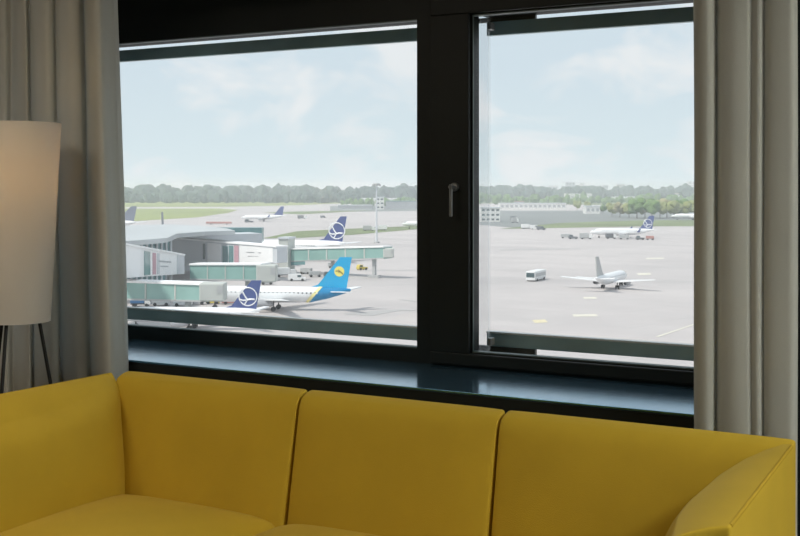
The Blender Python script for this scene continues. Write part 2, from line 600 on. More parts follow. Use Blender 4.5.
TOP = -0.533
SEAT = -0.843
LEAN = 0.047
seams = [-2.328, -1.690, -1.122, -0.452]
for i in range(3):
    x0, x1 = seams[i] + .0035, seams[i + 1] - .0035
    cx, hx = (x0 + x1) / 2, (x1 - x0) / 2
    hz = 0.25

    def df(p, cx=cx, hx=hx, hz=hz, i=i):
        a, c = p.x / hx, p.z / hz
        k = (.055 - p.y) / .11               # 0 back .. 1 front
        y = p.y
        if p.y < 0:
            y -= .014 * (1 - abs(a) ** 5) * (1 - max(0, c) ** 4)
        y += k * LEAN * (c + .27) + .010 * k * max(0.0, (c - .86) / .14) ** 2
        z = p.z - .012 * k ** 2 * max(0.0, c) - .0015 * abs(a) ** 8
        return W(cx + p.x, 2.478 + y, TOP - hz + z)
    b = rbox((hx, 0.055, hz), 0.008, 26, df)
    part(b, 'back_cushion', 'sofa')
# outer back shell and plinth
part(bb(-2.35, 2.535, HF + .12, -0.465, 2.585, TOP - .035), 'back_shell', 'sofa', smooth=False, bevel=0.02, weld=False)
part(bb(-2.30, 1.86, HF + .12, -0.49, 2.53, -.985), 'base', 'sofa', smooth=False, bevel=0.01, weld=False)
# seat cushions
sx = [-2.262, -1.690, -1.122, -0.535]
for i in range(3):
    x0, x1 = sx[i] + .002, sx[i + 1] - .002
    cx, hx = (x0 + x1) / 2, (x1 - x0) / 2

    def ds(p, cx=cx, hx=hx):
        a, c = p.x / hx, p.y / .315
        z = p.z
        if p.z > 0:
            z += .034 * (1 - abs(a) ** 2.5) * (1 - abs(c) ** 2.5) - .012 * (abs(a) ** 8) - .010 * abs(c) ** 8
        return W(cx + p.x, 2.105 + p.y, SEAT - .065 + z)
    b = rbox((hx, 0.315, 0.067), 0.035, 20, ds)
    part(b, 'seat_cushion', 'sofa')
# arms: leaf-shaped top, bowed on the inner side
wt = [(1.80, .086), (1.84, .096), (1.92, .110), (2.02, .114), (2.226, .104), (2.34, .084), (2.42, .055), (2.47, .028), (2.53, .012)]
for sgn, o_back, o_front, soft in ((1, -0.452, -0.428, .022), (-1, -2.336, -2.350, .055)):
    def outer(d, o_back=o_back, o_front=o_front):
        return o_front + (o_back - o_front) * (d - 1.83) / .7

    def da(p, sgn=sgn, soft=soft):
        # local x: +1 outer, -1 inner ; y 0 centre ; z
        k = (p.x + .05) / .10            # 0 inner .. 1 outer
        d = 2.18 + p.y
        c = p.z / .25
        dmax = 2.423 + LEAN * (c + .27) - .002
        if d > dmax - .06:
            d = min(dmax, dmax - .06 + (d - dmax + .06) * .06 / max(.06, 2.535 - dmax + .06))
        d -= .07 * max(0.0, 1 - k) ** 1.5 * max(0.0, -p.y / .355) ** 4
        wd = lerp_tab(wt, d)
        low = max(0.0, (1 - c) / 2)
        lean = .075 * low + .020 * math.sin(PI * min(1.0, low * 1.2)) * (1 - (p.y / .355) ** 2)
        x = outer(d) - sgn * (1 - k) * (wd + lean + .010)
        z = p.z
        if c > 0:
            x += sgn * soft * .55 * max(0.0, (c - .72) / .28) ** 2 * max(0.0, 1 - k)
            z -= soft * max(0.0, 1 - k) ** 2 * c * min(1.0, wd / .11) ** 1.5
        if k > .5: x -= sgn * .004 * low
        return W(x, d, TOP - .25 + z)
    b = rbox((0.05, 0.355, 0.25), 0.005, 26, da)
    arm = part(b, 'armrest', 'sofa')
    pp = [W(outer(d) - sgn * .003, d, TOP - .003) - SO for d in (1.842, 1.90, 2.0, 2.1, 2.2, 2.3, 2.4, 2.465)]
    MB().tube(pp, .0045).build('piping', 'piping', arm, smooth=True)
for (x, d) in ((-2.25, 1.92), (-.54, 1.92), (-2.25, 2.45), (-.54, 2.45)):
    part(MB().tube([W(x, d, HF), W(x, d, HF + .125)], .018, 10, .024), 'leg', 'black_metal', weld=False)

# ------------------------------------------------------------------ floor lamp
LX, LD = at(16, 2.45), 2.45
lamp = empty('floor_lamp', W(LX, LD, HF))
tag(lamp, 'white tapered floor lamp on thin black tripod legs beside the curtain', 'lamp')
LO = lamp.location.copy()
zt, zb, zh = 0.192 * S + CZ, -0.403 * S + CZ, -0.07 * S + CZ
rt, rb = .131 * S, .100 * S
sh = MB().lathe([(rt, zt), (rb, zb), (rb - .003, zb), (rt - .003, zt), (rt, zt)], 48)
sh.v = [Vector((p.x, p.y, p.z)) for p in sh.v]
sh.build('lamp_shade', 'shade', lamp, smooth=True, loc=(0, 0, -LO.z))
for zz, rr in ((zt - .01, rt), (zb + .008, rb)):
    ring = [(math.cos(a) * (rr - .006), math.sin(a) * (rr - .006), zz - LO.z) for a in [2 * PI * k / 32 for k in range(33)]]
    MB().tube(ring, .002, 6).build('hoop', 'black_metal', lamp, smooth=True)
for th in (25, 145, 265):
    a = math.radians(th) + YAW
    L = .17 * zh
    MB().tube([(math.cos(a) * .012, math.sin(a) * .012, zh - LO.z), (math.cos(a) * (L + .012), math.sin(a) * (L + .012), 0.0)], .0062, 8).build('leg', 'black_metal', lamp, smooth=True)
MB().lathe([(0, 0), (.022, 0), (.022, .05), (.012, .06), (0, .06)], 16).build('socket', 'black_metal', lamp, smooth=True, loc=(0, 0, zh - LO.z - .02))
MB().lathe([(0, 0), (.012, .002), (.022, .02), (.030, .045), (.028, .065), (.016, .083), (0, .088)], 16).build('bulb', 'bulb', lamp, smooth=True, loc=(0, 0, zh - LO.z + .045))
pl = bpy.data.lights.new('lamp_light', 'POINT')
pl.energy = 0.32
pl.color = (1, 0.66, 0.32)
pl.shadow_soft_size = .03
plo = bpy.data.objects.new('lamp_light', pl)
COL.objects.link(plo)
plo.parent = lamp
plo.location = (0, 0, zh - LO.z + .19)

# ------------------------------------------------------------------ fill lights added overhead, out of view, to brighten the room
def fill_panel(x, d, sx_, sy_, watts, colr, label):
    o = empty('fill_panel', W(x, d, HC))
    tag(o, label, 'lamp', 'added fill lights of the room')
    MB().box((-sx_ / 2 - .03, -sy_ / 2 - .03, -.05), (sx_ / 2 + .03, sy_ / 2 + .03, -.001)).build('fill_housing', 'black_metal', o, bevel=.006)
    MB().box((-sx_ / 2, -sy_ / 2, -.056), (sx_ / 2, sy_ / 2, -.0505)).build('fill_glow', 'fill_glow', o)
    l = bpy.data.lights.new('fill_area', 'AREA')
    l.shape = 'RECTANGLE'
    l.size, l.size_y = sx_, sy_
    l.energy = watts
    l.color = colr
    lo = bpy.data.objects.new('fill_area', l)
    COL.objects.link(lo)
    lo.parent = o
    lo.location = (0, 0, -.07)


fill_panel(-2.4, 0.9, 1.1, 1.1, 17, (1.0, 0.86, 0.68), 'added unseen fill light panel over the floor lamp end of the sofa')  # added warm fill for the curtain and lamp end
fill_panel(1.5, 1.85, 0.6, 0.9, 78, (0.97, 1.0, 0.93), 'added unseen fill light panel near the side wall')  # added cool side fill for the sofa arms, in place of daylight

# ================================================================== OUTSIDE: ground
def flat(name, poly, up, m, th=0.02):
    o = MB().prism([gp(u, v, up - th) for (u, v) in poly], (0, 0, th)).build(name, m)
    return struct(o)


ground = MB().box((-9000, 8, G - 1), (7000, 12000, G)).build('apron_ground', 'apron')
struct(ground)
flat('grass_ground', [(-400, 208.0), (-400, 199), (360, 198), (352, 203), (300, 205.2), (225, 206.8)], .12, 'grass')
flat('grass_ground', [(-400, 226), (-400, 209.6), (120, 208.8), (220, 208.6), (238, 210), (228, 213), (196, 217.5), (130, 221.5)], .12, 'grass')
flat('grass_ground', [(262, 238.5), (296, 231.5), (345, 229), (430, 225.5), (430, 228.2), (352, 235), (300, 238)], .12, 'grass_dull')
flat('grass_ground', [(262, 212.5), (300, 211.5), (372, 210.5), (300, 214.5)], .12, 'grass_dull')
flat('taxiway_ground', [(455, 223), (455, 211), (1300, 209), (1300, 224), (600, 226), (530, 229)], .10, 'asphalt')
flat('grass_ground', [(500, 229), (560, 223), (640, 220.5), (1300, 217.5), (1300, 224.5), (640, 226.5), (560, 228)], .16, 'grass_dull')
flat('grass_ground', [(455, 203), (455, 197), (640, 196), (1300, 196), (1300, 204), (600, 205)], .10, 'grass_dull')
flat('taxiway_ground', [(330, 212), (330, 206), (455, 204), (455, 210.5)], .10, 'asphalt')
# painted marks and darker strips on the concrete
for k, (poly, m) in enumerate([
    ([(532, 320.2), (545, 319.6), (548, 322.4), (535, 323.2)], 'paint_yellow'),
    ([(572, 314.6), (596, 314.2), (598, 316.4), (574, 316.8)], 'paint_white'),
    ([(583, 297.2), (596, 297), (597, 298.8), (584, 299)], 'paint_white'),
    ([(637, 273.3), (650, 272.9), (651, 274.8), (638, 275.2)], 'paint_white'),
    ([(646, 258), (664, 257.7), (664, 258.9), (646, 259.2)], 'paint_white'),
    ([(500, 249.6), (580, 248.4), (580, 249.2), (500, 250.6)], 'paint_dark'),
    ([(345, 313), (400, 309.5), (430, 311), (400, 310.7), (372, 316), (345, 314.5)], 'paint_dark'),
    ([(400, 299), (430, 303), (430, 304), (400, 300)], 'paint_dark'),
    ([(365, 270.2), (430, 270.0), (430, 271), (365, 271.1)], 'paint_dark'),
    ([(655, 337), (700, 322), (700, 323), (659, 337)], 'paint_white')]):
    flat('apron_marking', poly, .05, m, .012)


# ------------------------------------------------------------------ aircraft
def airliner(u, v, heading, L, span, dia, H, label, fin='navy', tail=None, cheat=None, emblem=None, group=None, d=None, det=1, winglets=True, sweep=0.55, finc=1.0):
    """nose along local +x; origin on the ground under mid-fuselage; u, v: image place of mid-fuselage ground point; heading (right, ahead)"""
    p = gp(u, v) if d is None else pt(u, d, -EYE)
    hd_ = R * heading[0] + F * heading[1]
    root = empty('airliner', p, math.atan2(hd_.y, hd_.x))
    tag(root, label, 'aircraft', group)
    r = dia / 2
    zc = max(r + 1.25, dia * .98)
    seg = 24 if det else 14
    nose = [(0.0, L / 2, -.25 * r), (.22 * r, L / 2 - .05 * dia, -.24 * r), (.48 * r, L / 2 - .25 * dia, -.2 * r), (.74 * r, L / 2 - .62 * dia, -.11 * r), (.93 * r, L / 2 - 1.15 * dia, -.03 * r), (r, L / 2 - 1.7 * dia, 0)]
    body = [(r, -L / 2 + 3.3 * dia, 0), (.94 * r, -L / 2 + 2.5 * dia, .06 * r), (.75 * r, -L / 2 + 1.55 * dia, .24 * r), (.45 * r, -L / 2 + .65 * dia, .47 * r), (.16 * r, -L / 2 + .08 * dia, .62 * r), (0, -L / 2, .63 * r)]
    MB().lathe(nose + body, seg, axis='x', at=(0, 0, zc)).build('fuselage', 'white_paint', root, smooth=True)
    # flight deck windows
    cw = [(.60 * r * 1.015, L / 2 - .42 * dia, -.155 * r), (.80 * r * 1.012, L / 2 - .76 * dia, -.08 * r)]
    MB().lathe(cw, 10, a0=PI * .22, a1=PI * .78, axis='x', at=(0, 0, zc)).build('flight_deck_window', 'darkglass', root)
    if det:
        for sy in (-1, 1):
            zz = zc + .28 * r
            yy = sy * math.sqrt(r * r - (.28 * r) ** 2)
            MB().box((-L * .30, min(yy * .97, yy * 1.006), zz - .17), (L * .32, max(yy * .97, yy * 1.006), zz + .17)).build('window_band', 'cabin_windows', root)
    # wings
    cr, ct_ = L * .155, L * .045
    for sy in (-1, 1):
        y0, y1 = sy * r * .6, sy * span / 2
        x0 = L * .08
        dx = -(span / 2) * sweep
        wz, dih = zc - r * .62, span * .5 * .085
        a = [(x0, y0, wz - .25), (x0 - cr, y0, wz - .25), (x0 + dx - ct_, y1, wz + dih - .05), (x0 + dx, y1, wz + dih - .05)]
        b = [(x0, y0, wz + .25), (x0 - cr, y0, wz + .15), (x0 + dx - ct_, y1, wz + dih + .05), (x0 + dx, y1, wz + dih + .06)]
        wg = MB().hexa(a, b).build('wing', 'white_paint', root)
        if winglets:
            q = [(x0 + dx, y1 - sy * .06, wz + dih), (x0 + dx - ct_, y1 - sy * .06, wz + dih), (x0 + dx - ct_ * 1.5, y1 + sy * .35, wz + dih + span * .065), (x0 + dx - ct_ * .95, y1 + sy * .35, wz + dih + span * .065)]
            MB().prism(q, (0, .12 * sy, 0)).build('winglet', fin, wg)
        ey = sy * span * .165
        ex = x0 - .55 * abs(ey) + dia * .45
        er = dia * .26
        MB().lathe([(er * .55, -er * 3.4), (er * .8, -er * 2.2), (er, -er * .6), (er, er * .7), (er * .86, er * 1.0), (er * .80, er * .85), (er * .70, -er * .3), (0, -er * .3)], 16, axis='x', at=(ex, ey, wz - er * .75 + .25)).build('engine', 'engine', root, smooth=True)
        MB().box((ex - er * 2.6, ey - .12, wz - er * .2), (ex - er * .2, ey + .12, wz + .22)).build('pylon', 'white_paint', root)
        # horizontal tail
        sz = zc + .42 * r
        sp = span * .20
        sx0 = -L / 2 + 1.35 * dia
        a = [(sx0, sy * r * .3, sz - .12), (sx0 - L * .085, sy * r * .3, sz - .12), (sx0 - sp * .75 - L * .035, sy * sp, sz + .4), (sx0 - sp * .72, sy * sp, sz + .4)]
        b = [(q[0], q[1], q[2] + .22) for q in a]
        MB().hexa(a, b).build('stabilizer', 'white_paint', root)
    # fin
    zf = zc + r * .62
    fh = H - zf
    fx = -L / 2 + (.62 + 1.43 * finc) * dia
    fc = L * .148
    fx1 = -L / 2 + .62 * dia
    topc = fh * .36 * finc
    tx = -L / 2 - .05 * dia + topc
    th = .30
    prof = [(fx + .5 * dia, zc + r * .93), (fx, zf + fh * .16), (tx, H), (tx - topc, H), (fx1 - .35 * dia + .1, zf)]
    finm = MB().prism([(q[0], -th / 2, q[1]) for q in prof], (0, th, 0)).build('tail_fin', fin, root)
    if emblem == 'crane':
        cxx, czz, er_ = tx - topc * .25 + fh * .20, zf + fh * .46, fh * .30
        em = MB()
        for sy in (-1, 1):
            y = sy * (th / 2 + .02)
            ring = [(cxx + math.cos(t) * er_, y, czz + math.sin(t) * er_) for t in [2 * PI * k / 28 for k in range(29)]]
            em.tube(ring, fh * .022, 5)
            e2 = lambda q: [(cxx + a_ * er_, y, czz + b_ * er_) for a_, b_ in q]
            em.tube(e2([(.80, .85), (.55, .45), (.30, .0), (.05, -.35)]), fh * .026, 5)
            em.tube(e2([(.05, -.35), (-.3, -.28), (-.75, -.30)]), fh * .030, 5)
            em.tube(e2([(.05, -.35), (.28, -.70), (.42, -.95)]), fh * .024, 5)
            em.tube(e2([(1.0, -.25), (.6, -.42), (.2, -.40)]), fh * .024, 5)
        em.build('tail_emblem', 'white_paint', finm)
    if emblem == 'disc':
        cxx, czz, er_ = tx - topc * .62 + fh * .245, zf + fh * .565, fh * .155
        for sy in (-1, 1):
            y = sy * (th / 2 + .03)
            MB().prism([(cxx + math.cos(t) * er_, y, czz + math.sin(t) * er_) for t in [2 * PI * k / 28 for k in range(28)]], (0, -sy * .05, 0)).build('tail_emblem', 'yellow', finm)
            y2 = sy * (th / 2 + .06)
            em = MB()
            em.tube([(cxx + er_ * .7, y2, czz + er_ * .05), (cxx + er_ * .1, y2, czz + er_ * .2), (cxx - er_ * .3, y2, czz - er_ * .1), (cxx - er_ * .75, y2, czz - er_ * .55)], fh * .014, 5)
            em.tube([(cxx + er_ * .1, y2, czz + er_ * .35), (cxx - er_ * .05, y2, czz + er_ * .05), (cxx + er_ * .15, y2, czz - er_ * .2)], fh * .016, 5)
            em.build('bird_mark', 'brown', finm)
    if tail:
        # painted rear body, its front edge raked back toward the belly
        rings = [(r * 1.008, -L / 2 + 2.75 * dia, .03 * r), (.94 * r * 1.01, -L / 2 + 2.4 * dia, .065 * r), (.75 * r * 1.012, -L / 2 + 1.55 * dia, .24 * r), (.45 * r * 1.02, -L / 2 + .65 * dia, .47 * r), (.17 * r * 1.03, -L / 2 + .06 * dia, .62 * r), (0, -L / 2 - .02, .63 * r)]

        def shell(rngs, name, mm, x_top, x_bot, x_top2=None, x_bot2=None):
            vs, sg = [], 24
            for (rr, xx, oo) in rngs:
                for k in range(sg):
                    a = 2 * PI * k / sg
                    z = math.sin(a) * rr + oo
                    f = (z + r) / (2 * r)
                    lim = x_bot + (x_top - x_bot) * f
                    x = min(xx, lim)
                    if x_top2 is not None:
                        x = max(x, x_bot2 + (x_top2 - x_bot2) * f)
                    vs.append((x, math.cos(a) * rr, zc + z))
            fs = [(i * sg + k, i * sg + (k + 1) % sg, (i + 1) * sg + (k + 1) % sg, (i + 1) * sg + k) for i in range(len(rngs) - 1) for k in range(sg)]
            MB().add(vs, fs).build(name, mm, root, smooth=True)
        xa, xb = -L / 2 + 1.75 * dia, -L / 2 + 2.62 * dia
        shell(rings, 'tail_cone', tail, xa, xb)
        if cheat:
            e = .22 * dia
            shell([(r * 1.004, xb + e, .02 * r), (r * 1.004, xa + e, .05 * r), (.93 * r, xa, .08 * r)], 'tail_band', cheat, xa + e, xb + e, xa - .1, xb - .1)
    # undercarriage
    for (x, y) in ((L * .36, 0), (-L * .03, r * 1.35), (-L * .03, -r * 1.35)):
        MB().tube([(x, y, zc - r * .7), (x, y, .5)], .14, 6).add(*_wheelpair(x, y)).build('landing_gear', 'rubber', root)
    return root


def _wheelpair(x, y):
    m = MB()
    for s in (-.32, .32):
        vs = [(x + math.cos(a) * .55, y + s + q, .55 + math.sin(a) * .55) for q in (-.16, .16) for a in [2 * PI * k / 12 for k in range(12)]]
        m.add(vs, [tuple(range(11, -1, -1)), tuple(range(12, 24))] + [(i, (i + 1) % 12, 12 + (i + 1) % 12, 12 + i) for i in range(12)])
    return m.v, m.f


# blue-tailed airliner at the jet bridge: tail to the viewer's right
uL = 38.0
airliner(352 - uL * .5 / 271 * FOC, 0, (-1, 0.12), uL, 34.3, 3.8, 12.6, 'white airliner with bright azure tail fin and yellow disc emblem', 'sky_blue', 'deep_blue', 'ltyellow', 'disc', d=271, winglets=False)
airliner(261.5 - 30 * .5 / 234 * FOC, 0, (-1, 0.08), 30.0, 26.0, 3.1, 10.1, 'white airliner with navy crane tail just above the window ledge', 'navy', emblem='crane', d=234, winglets=False, finc=.9)
airliner(345 - 58 * .5 / 452 * FOC * .95, 0, (-.97, .22), 58.0, 60, 5.6, 17.6, 'large white airliner with tall navy tail behind the green jet bridge', 'navy', emblem='crane', d=452, sweep=.6, winglets=False, finc=.68)
airliner(138 - 58 * .5 / 700 * FOC, 0, (-1, .1), 58, 60, 5.9, 17.2, 'airliner with slate tail showing above the terminal roof beside the curtain', 'navy_grey', d=705, det=0)
airliner(167, 0, (-.05, 1), 38, 34, 3.8, 15.5, 'distant airliner whose thin fin stands edge-on above the terminal roof', 'navy_grey', d=640, det=0)
airliner(262.5, 221.5, (-1, 0.03), 36, 34, 3.8, 12.6, 'small white airliner taxiing far off before the meadow', 'navy', det=0)
airliner(428, 229, (-1, .05), 36, 34, 3.8, 12.6, 'white airliner nose peeking out beside the black window mullion', 'navy', det=0)
airliner(622, 238, (-1, .06), 36, 32, 3.7, 12.6, 'white airliner with navy tail parked side-on before the green trees', 'navy', emblem='crane')
airliner(692, 220, (-1, .05), 36, 34, 3.8, 12.0, 'distant white airliner beside the curtain at the treeline', 'navy_grey', det=0)
airliner(611, 288.5, (.44, .9), 30, 27, 3.1, 9.9, 'small white airliner rolling away alone on the open concrete', 'vgrey', det=1, winglets=False, sweep=.42)


# ------------------------------------------------------------------ terminal and jet bridges
def poly_at(pts, h):
    """image points on a horizontal plane h metres from the eye"""
    out = []
    for (u, v) in pts:
        d = -h * FOC / (v - HOR)
        out.append(pt(u, d, h))
    return out


def wall_between(a, b, h0, h1, th):
    """vertical slab from a to b (each image column, distance), going back th metres"""
    p, q = pt(a[0], a[1], h0), pt(b[0], b[1], h0)
    n = Vector((-(q - p).y, (q - p).x, 0)).normalized() * th
    up = Vector((0, 0, h1 - h0))
    return MB().hexa([p, q, q + n, p + n], [p + up, q + up, q + n + up, p + n + up])


term = empty('terminal_building', pt(130, 350, -EYE))
tag(term, 'grey airport terminal with broad flat roof and slatted glass front', 'building')
TO = term.location.copy()


def tpart(mb, name, m, parent=term, org=TO, **k):
    mb.v = [p - org for p in mb.v]
    return mb.build(name, m, parent, **k)


rpoly = poly_at([(20, 249), (127, 241), (150, 239.3), (167, 237.8), (177, 233.6), (205, 231.5), (235, 230.6), (228, 228.5), (200, 225.5), (170, 224.2), (127, 225.5), (20, 229)], -14)
tpart(MB().prism([p + Vector((0, 0, -1.3)) for p in rpoly], (0, 0, 1.3)), 'roof', 'roof')
gw = wall_between((20, 262), (171, 345), -EYE, -15.3, 10)
gl_ = tpart(gw, 'glass_front', 'teal_glass')
for k in range(26):
    t = k / 25
    p = pt(20 + 151 * t, 261.5 + 83 * t, -EYE)
    # interpolate in space, not in columns
    a, b = pt(20, 261.5, -EYE), pt(171, 344.5, -EYE)
    p = a + (b - a) * t - TO
    MB().box((p.x - .35, p.y - .6, 0), (p.x + .35, p.y + .1, EYE - 15.4)).build('fin_slat', 'pale_panel', gl_)
gb = wall_between((171.5, 396), (262, 412), -EYE, -16.6, 12)
tpart(gb, 'grey_block', 'pale_panel')
dk = wall_between((186, 440), (262, 440), -21, -15.6, 6)
tpart(dk, 'rear_glazing', 'teal_glass')


def gangway(name, label, a, b, w, m_body, panels, roof='white_panel', legs=(), cab=None):
    """box gallery between two image posts: a, b = (u, d, h_top, h_bot)"""
    A0, A1 = pt(a[0], a[1], a[3]), pt(a[0], a[1], a[2])
    B0, B1 = pt(b[0], b[1], b[3]), pt(b[0], b[1], b[2])
    dirv = (B0 - A0)
    dirv.z = 0
    n = Vector((-dirv.y, dirv.x, 0)).normalized() * w
    if n.dot(F) < 0: n = -n
    mid = (A0 + B0) / 2
    root = empty(name, (mid.x, mid.y, G))
    tag(root, label, 'jet bridge')
    O = root.location.copy()
    sub = lambda *ps: [p - O for p in ps]
    body = MB().hexa(sub(A0, B0, B0 + n, A0 + n), sub(A1, B1, B1 + n, A1 + n)).build('gallery', m_body, root)
    up = Vector((0, 0, .45))
    fw = -n.normalized() * .35
    MB().hexa(sub(A1 + fw, B1 + fw, B1 + n - fw, A1 + n - fw), sub(A1 + up + fw, B1 + up + fw, B1 + n + up - fw, A1 + n + up - fw)).build('roof', roof, root)
    for (t0, t1, z0, z1, m, nm) in panels:
        def q(t, z):
            lo, hi = A0 + (B0 - A0) * t, A1 + (B1 - A1) * t
            return lo + (hi - lo) * z
        o_ = fw.normalized() * .12
        MB().hexa(sub(q(t0, z0) + o_, q(t1, z0) + o_, q(t1, z0), q(t0, z0)), sub(q(t0, z1) + o_, q(t1, z1) + o_, q(t1, z1), q(t0, z1))).build(nm, m, root)
    for t in legs:
        p = A0 + (B0 - A0) * t + n * .5
        p = p - O
        MB().box((p.x - .5, p.y - .5, 0), (p.x + .5, p.y + .5, p.z)).box((p.x - 2, p.y - .9, 0), (p.x + 2, p.y + .9, .9)).build('leg', 'vgrey', root)
    if cab:
        (c0, c1, dd, ht, hb) = cab
        C0, C1 = pt(c0, dd, hb), pt(c1, dd, hb)
        nn = F * 5.0
        zz = Vector((0, 0, ht - hb))
        MB().hexa(sub(C0, C1, C1 + nn, C0 + nn), sub(C0 + zz, C1 + zz, C1 + nn + zz, C0 + nn + zz)).build('cab', 'beige', root, bevel=.3)
        e = -F * .1
        zz1, zz2 = Vector((0, 0, (ht - hb) * .45)), Vector((0, 0, (ht - hb) * .85))
        r0, r1 = C0 + (C1 - C0) * .72, C0 + (C1 - C0) * .95
        MB().hexa(sub(r0 + e + zz1, r1 + e + zz1, r1 + zz1, r0 + zz1), sub(r0 + e + zz2, r1 + e + zz2, r1 + zz2, r0 + zz2)).build('cab_window', 'vgrey', root)
    return root


def mull(n, m='beige', w=.006):
    return [(k / n - w, k / n + w, .03, .97, m, 'mullion') for k in range(1, n)]


txt = [(.63, .74, .56, .62, 'letter', 'lettering'), (.75, .80, .56, .62, 'letter', 'lettering'), (.66, .76, .36, .41, 'letter', 'lettering')]
gangway('boarding_gallery', 'white boarding gallery with grey end cap beside the left curtain', (96, 226, -10.4, -18.3), (184, 318, -19.0, -24.0), 4.5, 'white_panel',
        [(.46, .53, .05, .92, 'teal_glass', 'door_glazing'), (.56, .60, .06, .90, 'pink', 'poster'), (.615, .645, .06, .90, 'pale_panel', 'poster')] + txt + [(.89, 1.0, .0, 1.0, 'pale_panel', 'end_cap')], legs=(.9,))
txt2 = [(.73, .80, .58, .64, 'letter', 'lettering'), (.83, .86, .58, .64, 'letter', 'lettering'), (.74, .84, .38, .42, 'letter', 'lettering')]
gangway('boarding_gallery', 'long pale boarding gallery with dark doorway below the flat terminal roof', (172, 384, hv(238.6, 384), hv(266, 384)), (277, 352, -18.5, -23.3), 4.5, 'pale_panel',
        [(.315, .335, .25, .90, 'darkglass', 'slot_window'), (.36, .49, .04, .95, 'white_panel', 'side_panel'), (.505, .555, .04, .86, 'teal_glass', 'door_glazing'), (.565, .605, .04, .90, 'teal_glass', 'door_glazing'), (.615, .655, .05, .92, 'pink', 'poster'), (.665, .965, .06, .95, 'white_panel', 'poster')] + txt2, legs=(.92,))
gangway('jet_bridge', 'green glazed jet bridge reaching the nose of the azure-tailed airliner', (90, 268, -22.0, -26.2), (206, 248, -21.2, -24.8), 4.2, 'green_glass', mull(4) + [(0, 1, .0, .10, 'vgrey', 'floor_beam')], legs=(.80,), cab=(199, 224, 247, -20.7, -24.6))
gangway('jet_bridge', 'green glazed jet bridge under the pale boarding gallery', (190, 309, -21.0, -25.0), (262, 300, -20.4, -24.6), 4.2, 'green_glass', mull(4) + [(0, 1, .0, .10, 'vgrey', 'floor_beam')], legs=(.75,), cab=(256, 276, 299, -20.3, -24.8))
gangway('jet_bridge', 'long green glazed jet bridge pointing toward the tall lamp mast', (291, 386, -21.0, -25.2), (384, 362, -19.0, -22.6), 4.2, 'green_glass', mull(5) + [(0, 1, .0, .10, 'vgrey', 'floor_beam'), (0.0, .16, -.25, .05, 'teal_glass', 'lower_glazing')], legs=(.42, .86), cab=(383, 394, 362, -19.3, -22.3))
pb = empty('stair_tower', pt(283, 386, -EYE))
tag(pb, 'grey stair tower at the root of the long green jet bridge', 'building')
PO = pb.location.copy()
tpart(wall_between((278.5, 385), (288, 384), -EYE, -17.4, 6), 'tower_wall', 'beige', pb, PO)
tpart(wall_between((278, 384.6), (288.5, 383.6), -17.4, -16.8, 7), 'cap', 'pale_panel', pb, PO)

# lamp mast
ma = empty('lamp_mast', gp(376.5, 243))
tag(ma, 'tall slender floodlight mast standing on the apron', 'mast')
MB().tube([(0, 0, 0), (0, 0, 30.2)], .62, 10, .30).build('pole', 'pale_panel', ma, smooth=True)
MB().box((-1.2, -1.2, 0), (1.2, 1.2, .8)).build('footing', 'vgrey', ma)
MB().lathe([(0, 29.9), (1.6, 30.0), (1.8, 30.5), (1.6, 30.9), (0, 31.0)], 14).build('lamp_ring', 'vgrey', ma)
for k in range(6):
    a = k * PI / 3
    MB().box((math.cos(a) * 1.9 - .45, math.sin(a) * 1.9 - .45, 29.4), (math.cos(a) * 1.9 + .45, math.sin(a) * 1.9 + .45, 30.4)).build('floodlight', 'vgrey', ma)


